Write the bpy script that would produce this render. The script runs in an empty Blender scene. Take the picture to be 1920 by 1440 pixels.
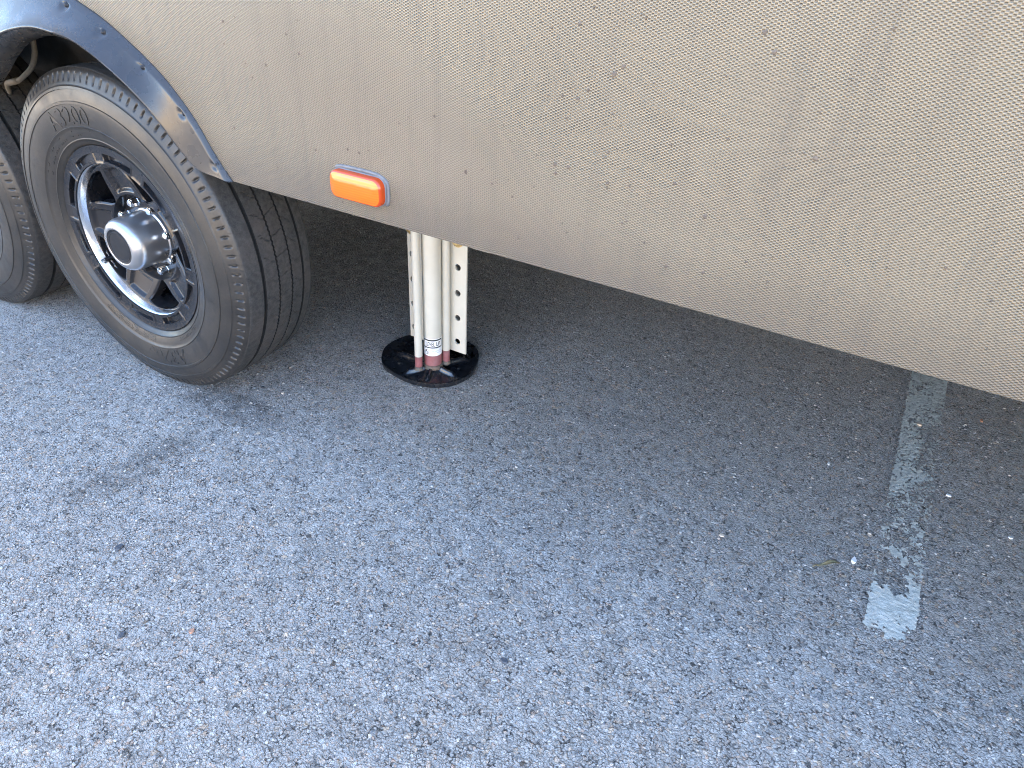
import bpy, math, random
import numpy as np
from mathutils import Vector, Matrix

random.seed(7)
rng = np.random.default_rng(7)
SC = bpy.context.scene
COL = SC.collection
PI = math.pi
R_ = math.radians

# ------------------------------------------------------------------ camera
cd = bpy.data.cameras.new('camera')
cam = bpy.data.objects.new('camera', cd)
COL.objects.link(cam)
SC.camera = cam
PITCH, ROLL, YAW = 0.593, 0.0609, -0.4828
fw = Vector((math.sin(YAW)*math.cos(PITCH), math.cos(YAW)*math.cos(PITCH), -math.sin(PITCH)))
rt = fw.cross(Vector((0, 0, 1))).normalized()
up = rt.cross(fw)
r2 = rt*math.cos(ROLL) + up*math.sin(ROLL)
u2 = -rt*math.sin(ROLL) + up*math.cos(ROLL)
M = Matrix((r2, u2, -fw)).transposed().to_4x4()
M.translation = Vector((1.4823, -0.8765, 1.0259))
cam.matrix_world = M
cd.sensor_fit = 'HORIZONTAL'
cd.sensor_width = 36.0
cd.lens = 1278.5/1920*36.0
cd.clip_start = 0.05
cd.clip_end = 2000

# ------------------------------------------------------------------ sky and sun
SUN_EL, SUN_ROT = R_(47), R_(12)            # the sun stands behind the trailer
w = bpy.data.worlds.new('World')
SC.world = w
w.use_nodes = True
nt = w.node_tree
sky = nt.nodes.new('ShaderNodeTexSky')
sky.sky_type = 'NISHITA'
sky.sun_disc = False
sky.sun_elevation = SUN_EL
sky.sun_rotation = SUN_ROT
sky.air_density = 1.0
sky.dust_density = 1.0
bg = nt.nodes['Background']
nt.links.new(sky.outputs[0], bg.inputs[0])
bg.inputs[1].default_value = 0.10

sd = bpy.data.lights.new('sun', 'SUN')
sun = bpy.data.objects.new('sun', sd)
COL.objects.link(sun)
sd.energy = 5.0
sd.angle = R_(0.53)
sd.color = (1.0, 0.95, 0.87)
sdir = Vector((math.sin(SUN_ROT)*math.cos(SUN_EL), math.cos(SUN_ROT)*math.cos(SUN_EL), math.sin(SUN_EL)))
sun.rotation_euler = sdir.to_track_quat('Z', 'Y').to_euler()
sun.location = sdir*30

SC.view_settings.view_transform = 'Standard'
SC.view_settings.look = 'None'
SC.view_settings.gamma = 1.0
SC.view_settings.exposure = 3.98
SC.view_settings.use_curve_mapping = False
SC.render.engine = 'CYCLES'
SC.cycles.max_bounces = 8
SC.cycles.diffuse_bounces = 5
SC.cycles.glossy_bounces = 4
SC.cycles.caustics_reflective = False
SC.cycles.caustics_refractive = False
SC.cycles.sample_clamp_indirect = 6.0
SC.cycles.pixel_filter_type = 'BLACKMAN_HARRIS'
SC.cycles.filter_width = 1.05
SC.cycles.use_denoising = True
SC.cycles.denoiser = 'OPENIMAGEDENOISE'
SC.cycles.denoising_input_passes = 'RGB_ALBEDO_NORMAL'
SC.cycles.denoising_prefilter = 'NONE'

# ------------------------------------------------------------------ material helpers
class Mat:
    def __init__(s, name):
        s.m = bpy.data.materials.new(name)
        s.m.use_nodes = True
        s.t = s.m.node_tree
        s.b = s.t.nodes['Principled BSDF']
        s._co = None
    def n(s, kind, **kw):
        x = s.t.nodes.new('ShaderNode'+kind)
        for k, v in kw.items():
            setattr(x, k, v)
        return x
    def l(s, a, b):
        s.t.links.new(a, b)
    def co(s):
        if s._co is None:
            s._co = s.n('TexCoord')
        return s._co.outputs['Object']
    def mapped(s, scale=(1, 1, 1), loc=(0, 0, 0), rot=(0, 0, 0)):
        m = s.n('Mapping')
        m.inputs['Scale'].default_value = scale
        m.inputs['Location'].default_value = loc
        m.inputs['Rotation'].default_value = rot
        s.l(s.co(), m.inputs['Vector'])
        return m.outputs[0]
    def noise(s, scale, detail=4, rough=.55, vec=None, dist=0):
        x = s.n('TexNoise')
        x.inputs['Scale'].default_value = scale
        x.inputs['Detail'].default_value = detail
        x.inputs['Roughness'].default_value = rough
        x.inputs['Distortion'].default_value = dist
        s.l(vec or s.co(), x.inputs['Vector'])
        return x.outputs['Fac']
    def voro(s, scale, feature='F1', dims='3D', vec=None, rnd=1.0):
        x = s.n('TexVoronoi', feature=feature, voronoi_dimensions=dims)
        x.inputs['Scale'].default_value = scale
        x.inputs['Randomness'].default_value = rnd
        s.l(vec or s.co(), x.inputs['Vector'])
        return x
    def ramp(s, fac, stops, interp='LINEAR'):
        r = s.n('ValToRGB')
        r.color_ramp.interpolation = interp
        e = r.color_ramp.elements
        while len(e) < len(stops):
            e.new(0.5)
        for i, (p, c) in enumerate(stops):
            e[i].position = p
            if not hasattr(c, '__len__'):
                c = (c, c, c)
            e[i].color = (c[0], c[1], c[2], 1)
        s.l(fac, r.inputs[0])
        return r.outputs[0]
    def mix(s, fac, a, b, blend='MIX'):
        x = s.n('Mix', data_type='RGBA', blend_type=blend)
        for i, v in ((0, fac), (6, a), (7, b)):
            if hasattr(v, 'links'):
                s.l(v, x.inputs[i])
            elif hasattr(v, '__len__'):
                x.inputs[i].default_value = (v[0], v[1], v[2], 1)
            elif i == 0:
                x.inputs[i].default_value = v
            else:
                x.inputs[i].default_value = (v, v, v, 1)
        return x.outputs[2]
    def math(s, op, a, b=None, clamp=False):
        x = s.n('Math', operation=op, use_clamp=clamp)
        for i, v in ((0, a), (1, b)):
            if v is None:
                continue
            if hasattr(v, 'links'):
                s.l(v, x.inputs[i])
            else:
                x.inputs[i].default_value = v
        return x.outputs[0]
    def bump(s, h, dist, strength=1.0, nrm=None):
        x = s.n('Bump')
        x.inputs['Distance'].default_value = dist
        x.inputs['Strength'].default_value = strength
        s.l(h, x.inputs['Height'])
        if nrm is not None:
            s.l(nrm, x.inputs['Normal'])
        return x.outputs[0]
    def set(s, **kw):
        for k, v in kw.items():
            i = s.b.inputs[k.replace('_', ' ')]
            if hasattr(v, 'links'):
                s.l(v, i)
            elif hasattr(v, '__len__'):
                i.default_value = (v[0], v[1], v[2], 1) if len(v) == 3 and len(i.default_value) == 4 else v
            else:
                i.default_value = v
        return s

def m_asphalt():
    m = Mat('asphalt')
    co = m.co()
    # slight warp so the stones are not round cells
    wn = m.n('TexNoise'); wn.inputs['Scale'].default_value = 150; wn.inputs['Detail'].default_value = 3
    m.l(co, wn.inputs['Vector'])
    sub = m.n('VectorMath', operation='SUBTRACT'); m.l(wn.outputs['Color'], sub.inputs[0]); sub.inputs[1].default_value = (.5, .5, .5)
    sc = m.n('VectorMath', operation='SCALE'); m.l(sub.outputs[0], sc.inputs[0]); sc.inputs['Scale'].default_value = 0.009
    ad = m.n('VectorMath', operation='ADD'); m.l(co, ad.inputs[0]); m.l(sc.outputs[0], ad.inputs[1])
    v = ad.outputs[0]
    big = m.voro(95, 'F1', '2D', v)
    mid = m.voro(225, 'F1', '2D', v)
    fine = m.voro(430, 'F1', '2D', v)
    emid = m.voro(225, 'DISTANCE_TO_EDGE', '2D', v)
    ebig = m.voro(95, 'DISTANCE_TO_EDGE', '2D', v)
    # which stone size shows where
    pick = m.ramp(m.noise(55, 3), [(0.46, 0), (0.56, 1)])
    sepb = m.n('SeparateColor'); m.l(big.outputs['Color'], sepb.inputs[0])
    sepm = m.n('SeparateColor'); m.l(mid.outputs['Color'], sepm.inputs[0])
    sepf = m.n('SeparateColor'); m.l(fine.outputs['Color'], sepf.inputs[0])
    bigsel = m.math('MULTIPLY', m.ramp(sepb.outputs[1], [(0.76, 0), (0.80, 1)]), m.ramp(big.outputs['Distance'], [(0.40, 1), (0.50, 0)]))
    # stone tone
    tone_m = m.ramp(sepm.outputs[0], [(0, .27), (.12, .36), (.8, .47), (1, .60)])
    tint_m = m.ramp(sepm.outputs[2], [(0, (1.0, 1.0, 1.0)), (.80, (.98, 1.0, 1.03)), (.90, (1.12, .97, .84)), (.96, (1.25, .95, .78)), (1, (1.15, 1.12, 1.05))])
    cm = m.mix(1, tone_m, tint_m, 'MULTIPLY')
    tone_b = m.ramp(sepb.outputs[0], [(0, .07), (.05, .10), (.09, .34), (.8, .46), (1, .64)])
    tint_b = m.ramp(sepb.outputs[2], [(0, (.95, .99, 1.05)), (.55, (1, 1, 1)), (.75, (1.15, .97, .82)), (.9, (1.25, 1.05, .85)), (1, (1, 1, 1))])
    cb = m.mix(1, tone_b, tint_b, 'MULTIPLY')
    c = m.mix(bigsel, cm, cb)
    # fine sand between
    finec = m.ramp(sepf.outputs[0], [(0, .26), (.6, .42), (1, .55)])
    c = m.mix(m.math('MULTIPLY', pick, .55), c, finec)
    # tar showing in the joints between the stones
    gap = m.ramp(mid.outputs['Distance'], [(0.50, 0), (0.66, 1)])
    gap = m.math('MAXIMUM', gap, m.math('MULTIPLY', m.ramp(emid.outputs['Distance'], [(0.0, 1), (0.07, 0)]), .45))
    gap = m.math('MAXIMUM', gap, m.math('MULTIPLY', m.ramp(big.outputs['Distance'], [(0.58, 0), (0.68, 1)]), .6))
    gmask = m.math('MULTIPLY', gap, m.ramp(m.noise(38, 3), [(.38, .12), (.62, .95)]))
    gmask = m.math('MULTIPLY', gmask, m.math('SUBTRACT', 1, m.math('MULTIPLY', bigsel, .8)))
    c = m.mix(m.math('MULTIPLY', gmask, .95), c, (.030, .030, .032))
    # worn patches, blotches
    blot = m.ramp(m.noise(2.2, 5, .6), [(.3, .93), (.5, 1.0), (.72, 1.05)])
    blot2 = m.ramp(m.noise(14, 4, .6), [(.3, .86), (.55, 1.0), (.75, 1.08)])
    c = m.mix(1, c, blot, 'MULTIPLY'); c = m.mix(1, c, blot2, 'MULTIPLY')
    # old dark drip stains by the tyre, and under-trailer shade painted as a dark patch
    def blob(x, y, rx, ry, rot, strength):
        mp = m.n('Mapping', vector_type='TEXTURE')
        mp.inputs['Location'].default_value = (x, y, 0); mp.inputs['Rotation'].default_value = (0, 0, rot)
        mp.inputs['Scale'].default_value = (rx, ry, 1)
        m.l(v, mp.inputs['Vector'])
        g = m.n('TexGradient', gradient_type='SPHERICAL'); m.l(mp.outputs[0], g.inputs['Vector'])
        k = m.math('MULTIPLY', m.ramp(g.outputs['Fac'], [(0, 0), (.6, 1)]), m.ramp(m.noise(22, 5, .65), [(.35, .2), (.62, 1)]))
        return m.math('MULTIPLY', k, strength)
    for a in STAINS_AND_SHADE:
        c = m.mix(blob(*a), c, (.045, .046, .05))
    c = m.mix(1, c, (1.09, 1.0, .90), 'MULTIPLY')
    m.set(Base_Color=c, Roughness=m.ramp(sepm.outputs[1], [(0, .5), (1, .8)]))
    m.b.inputs['Specular IOR Level'].default_value = .5
    hm = m.math('SUBTRACT', 1, m.math('POWER', mid.outputs['Distance'], 2.0))
    hm = m.math('ADD', hm, m.math('MULTIPLY', sepm.outputs[1], 1.1))
    hb = m.math('MULTIPLY', bigsel, 1.2)
    hf = m.math('MULTIPLY', m.math('SUBTRACT', 1, fine.outputs['Distance']), .55)
    hf = m.math('ADD', hf, m.math('MULTIPLY', sepf.outputs[1], .45))
    h = m.math('ADD', m.math('ADD', hm, hb), hf)
    h = m.math('SUBTRACT', h, m.math('MULTIPLY', gmask, .9))
    b1 = m.bump(h, .0032, 1.0)
    m.b.inputs['Normal'].default_value = (0, 0, 0)
    m.l(b1, m.b.inputs['Normal'])
    return m.m

STAINS_AND_SHADE = [(-.02, 1.02, .85, .55, R_(-15), .6), (.25, -.27, .22, .065, R_(82), .55), (.24, .0, .24, .08, R_(5), .75), (1.1, -.28, .10, .03, R_(60), .25)]  # first entry deepens the shade under the trailer; the others are stains

def m_panel():
    m = Mat('embossed_tan_panel')
    co = m.co()
    s = m.n('SeparateXYZ'); m.l(co, s.inputs[0])
    PX, PZ = 0.0070, 0.0036
    cx = m.math('COSINE', m.math('MULTIPLY', s.outputs[0], 2*PI/PX))
    cz = m.math('COSINE', m.math('MULTIPLY', s.outputs[2], 2*PI/PZ))
    e = m.math('MULTIPLY', cx, cz)
    h = m.ramp(m.math('ADD', m.math('MULTIPLY', e, .5), .5), [(0, 0), (.25, .15), (.6, .85), (1, 1)], 'EASE')
    base = m.mix(m.ramp(m.noise(2.6, 4), [(.3, 0), (.7, 1)]), (.220, .182, .125), (.258, .215, .148))
    # shading of the emboss hollows, painted dark into the colour
    hollow = m.ramp(h, [(0, 1), (.30, .75), (.5, 0)])
    film_or_shade = m.math('MULTIPLY', hollow, m.ramp(m.noise(3.4, 4, .6), [(.3, .55), (.7, .95)]))
    c = m.mix(film_or_shade, base, (.095, .075, .055))
    # vertical rain streaks and a mottled darker tone towards the lower edge
    st = m.noise(1.0, 3, .6, m.mapped((30, 1, 1.5)))
    c = m.mix(m.math('MULTIPLY', m.ramp(st, [(.52, 0), (.72, 1)]), .30), c, (.12, .10, .08))
    low = m.n('MapRange'); low.inputs['From Min'].default_value = .70; low.inputs['From Max'].default_value = .60
    m.l(s.outputs[2], low.inputs['Value'])
    c = m.mix(m.math('MULTIPLY', m.math('MULTIPLY', low.outputs[0], m.noise(9, 5, .65)), .9), c, (.13, .115, .10))
    m.set(Base_Color=c, Metallic=.2, Roughness=m.ramp(m.noise(7, 4), [(.3, .34), (.7, .46)]))
    m.b.inputs['Specular IOR Level'].default_value = .55
    m.l(m.bump(h, .0016, 1.0), m.b.inputs['Normal'])
    return m.m

def m_rubber(name, dusty):
    m = Mat(name)
    d = m.ramp(m.noise(7, 5, .65), [(.35, 0), (.7, 1)])
    d2 = m.ramp(m.noise(160, 3, .7), [(.4, 0), (.75, 1)])
    c = m.mix(m.math('MULTIPLY', d, .75 if dusty else .4), (.013, .0128, .0126), (.040, .034, .027))
    c = m.mix(m.math('MULTIPLY', d2, .22 if dusty else .6), c, (.065, .056, .046))
    m.set(Base_Color=c, Roughness=m.ramp(m.noise(30, 4), [(.3, .33 if dusty else .6), (.7, .50 if dusty else .85)]))
    m.b.inputs['Specular IOR Level'].default_value = .5
    m.l(m.bump(m.noise(420, 3, .7), .0003, .5), m.b.inputs['Normal'])
    return m.m

def m_plain(name, col, rough, metal=0.0, var=.12, nscale=30, bump=0.0, spec=.5, dust=None, dustamt=.0, coat=0.0):
    m = Mat(name)
    n = m.noise(nscale, 5, .6)
    lo = tuple(x*(1-var) for x in col); hi = tuple(min(1, x*(1+var)) for x in col)
    c = m.mix(m.ramp(n, [(.3, 0), (.7, 1)]), lo, hi)
    if dust:
        c = m.mix(m.math('MULTIPLY', m.ramp(m.noise(nscale*.4, 6, .65), [(.4, 0), (.75, 1)]), dustamt), c, dust)
    m.set(Base_Color=c, Metallic=metal, Roughness=m.ramp(m.noise(nscale*2.2, 4), [(.3, max(0, rough-.07)), (.7, min(1, rough+.09))]))
    m.b.inputs['Specular IOR Level'].default_value = spec
    m.b.inputs['Coat Weight'].default_value = coat
    if bump:
        m.l(m.bump(m.noise(nscale*8, 3), bump, .7), m.b.inputs['Normal'])
    return m.m

def m_stripe():
    m = Mat('worn_white_paint')
    c = m.mix(m.ramp(m.noise(60, 5, .7), [(.35, 0), (.7, 1)]), (.50, .485, .42), (.76, .74, .66))
    c = m.mix(m.math('MULTIPLY', m.ramp(m.noise(240, 4, .7), [(.52, 0), (.7, 1)]), .6), c, (.16, .16, .16))
    m.set(Base_Color=c, Roughness=.75)
    m.l(m.bump(m.noise(170, 4, .7), .0025, .9), m.b.inputs['Normal'])
    return m.m

def m_lens():
    m = Mat('amber_lens')
    co = m.co()
    s = m.n('SeparateXYZ'); m.l(co, s.inputs[0])
    rib = m.math('SINE', m.math('MULTIPLY', s.outputs[2], 2*PI/.0042))
    c = m.mix(m.ramp(m.math('ADD', m.math('MULTIPLY', rib, .5), .5), [(0, 0), (1, 1)]), (.64, .118, .003), (.72, .145, .004))
    m.set(Base_Color=c, Roughness=.07)
    m.b.inputs['IOR'].default_value = 1.5
    m.b.inputs['Subsurface Weight'].default_value = .2
    m.b.inputs['Subsurface Radius'].default_value = (.02, .006, .001)
    m.b.inputs['Coat Weight'].default_value = .6
    return m.m

def m_gravel():
    m = Mat('loose_grit')
    i = m.n('NewGeometry')
    c = m.ramp(i.outputs['Random Per Island'], [(0, (.13, .13, .14)), (.3, (.30, .30, .30)), (.7, (.46, .44, .41)), (.9, (.42, .35, .28)), (1, (.54, .52, .49))])
    m.set(Base_Color=c, Roughness=.7)
    return m.m

def m_bounce_slope():  # tan colour of the unseen slope added for warm bounce light
    m = Mat('bounce_slope_tan')
    c = m.mix(m.ramp(m.noise(.8, 6, .65), [(.35, 0), (.7, 1)]), (.36, .26, .155), (.50, .385, .25))
    c = m.mix(m.math('MULTIPLY', m.ramp(m.noise(3.0, 5, .7), [(.5, 0), (.62, 1)]), .6), c, (.16, .12, .07))
    m.set(Base_Color=c, Roughness=.95)
    return m.m

MT = {}
MT['asphalt'] = m_asphalt()
MT['panel'] = m_panel()
MT['sidewall'] = m_rubber('dusty_sidewall_rubber', True)
MT['fender'] = m_plain('glossy_black_plastic', (.020, .020, .021), .27, var=.2, nscale=14, spec=.6, dust=(.085, .075, .062), dustamt=.4)
MT['rimblack'] = m_plain('satin_black_wheel_paint', (.011, .011, .013), .25, var=.1, nscale=6, spec=.5, dust=(.035, .032, .03), dustamt=.3)
MT['polish'] = m_plain('polished_aluminium', (.86, .86, .87), .22, metal=1, var=.04, nscale=8)
MT['hub'] = m_plain('brushed_hub_steel', (.52, .52, .53), .31, metal=.92, var=.06, nscale=7, dust=(.28, .25, .22), dustamt=.25)
MT['nut'] = m_plain('chrome_nut', (.80, .80, .80), .2, metal=1, var=.08)
MT['cap'] = m_plain('black_cap_plastic', (.012, .013, .016), .45, nscale=20, spec=.3)
MT['drum'] = m_plain('dark_brake_drum', (.022, .020, .019), .7, var=.3, nscale=25, dust=(.07, .05, .035), dustamt=.4)
MT['jack'] = m_plain('ivory_powder_coat', (.555, .53, .455), .38, var=.05, nscale=22, spec=.5, dust=(.45, .40, .31), dustamt=.16)
MT['collar'] = m_plain('faded_red_oxide_paint', (.27, .095, .10), .55, var=.2, nscale=60, dust=(.30, .20, .19), dustamt=.6)
MT['weld'] = m_plain('rust_and_grey_weld', (.11, .10, .085), .5, var=.4, nscale=160, dust=(.20, .10, .05), dustamt=.6, bump=.001)
MT['pad'] = m_plain('black_painted_steel', (.010, .011, .014), .22, var=.3, nscale=30, spec=.7, dust=(.08, .075, .07), dustamt=.14)
MT['zinc'] = m_plain('yellow_zinc_bolt', (.72, .52, .24), .32, metal=.8, var=.2, nscale=70)
MT['white'] = m_plain('white_sticker_vinyl', (.85, .85, .84), .35, var=.03)
MT['ink'] = m_plain('black_ink', (.022, .022, .024), .5, var=.1)
MT['faintink'] = m_plain('faded_blue_ink', (.50, .58, .66), .5, var=.1)
MT['sealant'] = m_plain('clear_grey_sealant', (.13, .135, .145), .4, var=.25, nscale=90, bump=.001)
MT['lampbase'] = m_plain('white_lamp_base', (.16, .165, .175), .4, var=.15)
MT['lens'] = m_lens()
MT['under'] = m_plain('black_underbelly', (.018, .017, .016), .8, var=.3, nscale=12)
MT['liner'] = m_plain('wheel_well_liner', (.020, .019, .018), .65, var=.3, nscale=18, dust=(.07, .06, .05), dustamt=.4, bump=.001)
MT['wire'] = m_plain('dusty_brake_wire', (.17, .15, .12), .6, var=.2, nscale=90)
MT['white_wall'] = m_plain('off_white_fibreglass', (.55, .53, .49), .35, var=.05, nscale=3)
MT['stripe'] = m_stripe()
MT['grit'] = m_gravel()
MT['bounce_slope'] = m_bounce_slope()
MT['pebble_white'] = m_plain('white_pebble', (.80, .79, .77), .5, var=.05, nscale=200)
MT['pebble_tan'] = m_plain('tan_pebble', (.62, .50, .38), .6, var=.15, nscale=200)
MT['pebble_grey'] = m_plain('pale_grey_pebble', (.60, .59, .57), .6, var=.1, nscale=200)
MT['pebble_dark'] = m_plain('dark_pebble', (.062, .068, .080), .5, var=.2, nscale=200)
MT['pebble_red'] = m_plain('reddish_pebble', (.42, .22, .14), .6, var=.2, nscale=200)
MT['leaf'] = m_plain('dry_leaf', (.23, .19, .10), .6, var=.3, nscale=160)
MT['mud'] = m_plain('dried_mud', (.125, .100, .078), .9, var=.3, nscale=220)

def m_tread():
    m = Mat('worn_tread_rubber')
    c = m.mix(m.ramp(m.noise(90, 5, .75), [(.38, 0), (.68, 1)]), (.022, .0215, .021), (.066, .062, .056))
    c = m.mix(m.math('MULTIPLY', m.ramp(m.noise(9, 4), [(.45, 0), (.7, 1)]), .4), c, (.085, .066, .056))
    m.set(Base_Color=c, Roughness=.78)
    m.l(m.bump(m.noise(300, 4, .75), .0012, .8), m.b.inputs['Normal'])
    return m.m
MT['tread'] = m_tread()
MT['groove'] = m_plain('dark_groove_rubber', (.006, .006, .006), .8, var=.2)  # darker than the tread, for contrast in the grooves

# ------------------------------------------------------------------ mesh helpers
class MB:
    """collects shapes into one mesh"""
    def __init__(s):
        s.v = []; s.f = []; s.mi = []; s.cur = 0
    def add(s, verts, faces):
        o = len(s.v)
        s.v.extend([tuple(map(float, a)) for a in verts])
        s.f.extend([tuple(i+o for i in f) for f in faces])
        s.mi.extend([s.cur]*len(faces))
    def grid(s, P, close_u=False, close_v=False, flip=False):
        """P[i][j] rows of points"""
        nu, nv = len(P), len(P[0])
        verts = [p for row in P for p in row]
        faces = []
        for i in range(nu if close_u else nu-1):
            for j in range(nv if close_v else nv-1):
                a = i*nv+j; b = ((i+1) % nu)*nv+j
                c = ((i+1) % nu)*nv+(j+1) % nv; d = i*nv+(j+1) % nv
                faces.append((a, d, c, b) if flip else (a, b, c, d))
        s.add(verts, faces)
    def lathe(s, prof, n, cap0=False, cap1=False, flip=False):
        """(r, y) profile turned about the y axis"""
        P = [[(r*math.cos(2*PI*i/n), y, r*math.sin(2*PI*i/n)) for (r, y) in prof] for i in range(n)]
        s.grid(P, close_u=True, flip=flip)
        o = len(s.v)-n*len(prof); k = len(prof)
        if cap0:
            s.f.append(tuple(o+i*k for i in range(n))); s.mi.append(s.cur)
        if cap1:
            s.f.append(tuple(o+i*k+k-1 for i in reversed(range(n)))); s.mi.append(s.cur)
    def zlathe(s, prof, n, c=(0, 0), cap0=False, cap1=False):
        """(r, z) profile turned about a vertical axis"""
        P = [[(c[0]+r*math.cos(2*PI*i/n), c[1]+r*math.sin(2*PI*i/n), z) for (r, z) in prof] for i in range(n)]
        s.grid(P, close_u=True)
        o = len(s.v)-n*len(prof); k = len(prof)
        if cap0:
            s.f.append(tuple(o+i*k for i in reversed(range(n)))); s.mi.append(s.cur)
        if cap1:
            s.f.append(tuple(o+i*k+k-1 for i in range(n))); s.mi.append(s.cur)
    def box(s, a, b):
        x0, y0, z0 = a; x1, y1, z1 = b
        s.add([(x0, y0, z0), (x1, y0, z0), (x1, y1, z0), (x0, y1, z0), (x0, y0, z1), (x1, y0, z1), (x1, y1, z1), (x0, y1, z1)],
              [(0, 3, 2, 1), (4, 5, 6, 7), (0, 1, 5, 4), (1, 2, 6, 5), (2, 3, 7, 6), (3, 0, 4, 7)])
    def tube(s, pts, r, n=10):
        pts = [Vector(p) for p in pts]
        rows = []
        nrm = None
        for i, p in enumerate(pts):
            t = (pts[min(i+1, len(pts)-1)]-pts[max(i-1, 0)]).normalized()
            if nrm is None:
                nrm = t.orthogonal().normalized()
            nrm = (nrm - t*nrm.dot(t)).normalized()
            b = t.cross(nrm)
            rows.append([tuple(p+(nrm*math.cos(2*PI*k/n)+b*math.sin(2*PI*k/n))*r) for k in range(n)])
        s.grid(rows, close_v=True)
        o = len(s.v)-n*len(pts)
        s.f.append(tuple(o+k for k in range(n))); s.mi.append(s.cur)
        o = len(s.v)-n
        s.f.append(tuple(o+k for k in reversed(range(n)))); s.mi.append(s.cur)
    def build(s, name, mats, parent=None, smooth=True, bevel=0, loc=None, recalc=False):
        me = bpy.data.meshes.new(name)
        me.from_pydata(s.v, [], s.f)
        if not isinstance(mats, (list, tuple)):
            mats = [mats]
        for x in mats:
            me.materials.append(x)
        me.polygons.foreach_set('material_index', s.mi)
        me.polygons.foreach_set('use_smooth', [bool(smooth)]*len(s.f))
        me.update()
        if recalc:
            import bmesh
            bm = bmesh.new(); bm.from_mesh(me); bmesh.ops.remove_doubles(bm, verts=bm.verts, dist=1e-6)
            bmesh.ops.recalc_face_normals(bm, faces=bm.faces); bm.to_mesh(me); bm.free()
        if smooth is not True and smooth:
            me.set_sharp_from_angle(angle=R_(smooth))
        o = bpy.data.objects.new(name, me)
        COL.objects.link(o)
        if parent is not None:
            o.parent = parent
        if loc is not None:
            o.location = loc
        if bevel:
            b = o.modifiers.new('bevel', 'BEVEL'); b.width = bevel; b.segments = 2; b.limit_method = 'ANGLE'
        return o

def thing(name, label, cat, loc=(0, 0, 0), group=None):
    o = bpy.data.objects.new(name, None)
    o.empty_display_size = .1
    COL.objects.link(o); o.location = loc
    o['label'] = label; o['category'] = cat
    if group:
        o['group'] = group
    return o

def tag(o, label=None, cat=None, group=None, kind=None):
    for k, v in (('label', label), ('category', cat), ('group', group), ('kind', kind)):
        if v:
            o[k] = v
    return o

def sstep(a, b, x):
    t = np.clip((np.asarray(x, float)-a)/(b-a), 0, 1)
    return t*t*(3-2*t)

# ------------------------------------------------------------------ measures
ZC = 0.3664          # axle height
H = 0.6032           # lower edge of the side panel
YP = -0.0282         # face of the side panel
DX = -0.787          # second axle
XM = DX/2

# ------------------------------------------------------------------ ground and surroundings
g = MB(); g.add([(-150, -7.5, 0), (150, -7.5, 0), (150, 150, 0), (-150, 150, 0)], [(0, 1, 2, 3)])
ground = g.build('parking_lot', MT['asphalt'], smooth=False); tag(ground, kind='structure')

# unseen tan slope added behind the camera for warm bounce light and reflections
P = []
for i in range(61):
    x = -60+2*i
    row = []
    for j in range(26):
        y = -7.5-j*1.0
        z = -.02 + 0.40*max(0, (j-.6))*1.0
        z = min(z, 2.6+.05*j) + (0.22*math.sin(x*.7+j)+.18*math.sin(x*1.9-j*1.3))*(j > 1)
        row.append((x, y, z))
    P.append(row)
g = MB(); g.grid(P, flip=False)
slope = g.build('added_bounce_slope', MT['bounce_slope'], recalc=False); tag(slope, kind='structure')

# ------------------------------------------------------------------ the trailer
trailer = thing('travel_trailer', 'tan embossed travel trailer with black fender flare, wheels and ivory levelling jack', 'trailer', (0, 0, 0))

# fender outline, front half (x, z) on the panel; mirrored about XM
OUT = [(.429, .603), (.41, .626), (.39, .653), (.355, .706), (.306, .757), (.263, .789), (.208, .822), (.159, .847), (.116, .863), (.06, .881), (-.02, .899), (-.12, .915), (-.25, .926), (XM, .930)]
CREST = [(.428, -.0365, .6036), (.400, -.0392, .6085), (.352, -.0415, .616), (.320, -.0465, .648), (.294, -.056, .692), (.268, -.066, .730), (.229, -.076, .768), (.178, -.082, .799),
         (.137, -.085, .8155), (.095, -.088, .823), (.017, -.088, .825), (-.081, -.088, .805), (-.15, -.088, .772), (-.22, -.086, .728), (-.29, -.084, .690), (-.35, -.082, .672), (XM, -.082, .668)]

def resample(pts, n):
    pts = np.array(pts, float)
    # Catmull-Rom densify, then equal arc length
    d = []
    for i in range(len(pts)-1):
        p0, p1, p2, p3 = pts[max(i-1, 0)], pts[i], pts[i+1], pts[min(i+2, len(pts)-1)]
        for t in np.linspace(0, 1, 12, endpoint=False):
            d.append(.5*((2*p1)+(-p0+p2)*t+(2*p0-5*p1+4*p2-p3)*t*t+(-p0+3*p1-3*p2+p3)*t**3))
    d.append(pts[-1]); d = np.array(d)
    L = np.r_[0, np.cumsum(np.linalg.norm(np.diff(d, axis=0), axis=1))]
    u = np.linspace(0, L[-1], n)
    return np.stack([np.interp(u, L, d[:, k]) for k in range(d.shape[1])], 1)

NH = 260
O_ = resample(OUT, NH); C_ = resample(CREST, NH)

# side panel with the wheel arch cut out of it
ox, oz = O_[::-1, 0], O_[::-1, 1]
def arch(x):
    x = abs(x-XM)+XM
    return float(np.interp(x, ox, oz, right=H))-(.012 if x < .415 else 0) if x < .429 else H
xs = sorted(set([round(-6.5+.05*i, 4) for i in range(275)] + [round(XM-.83+.01*i, 4) for i in range(167)] + [.429, .415, .4155, 2*XM-.429, 2*XM-.415]))
zt = 1.16
rows = []
for x in xs:
    zb = max(H, arch(x))
    rows.append([(x, YP+.020, zb), (x, YP+.0022, zb), (x, YP+.0006, zb+.0008), (x, YP, zb+.0024)]+[(x, YP, zb+(zt-zb)*k/6) for k in range(1, 7)])
b = MB(); b.grid(rows)
b.build('side_panel', MT['panel'], trailer, smooth=35)
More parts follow.
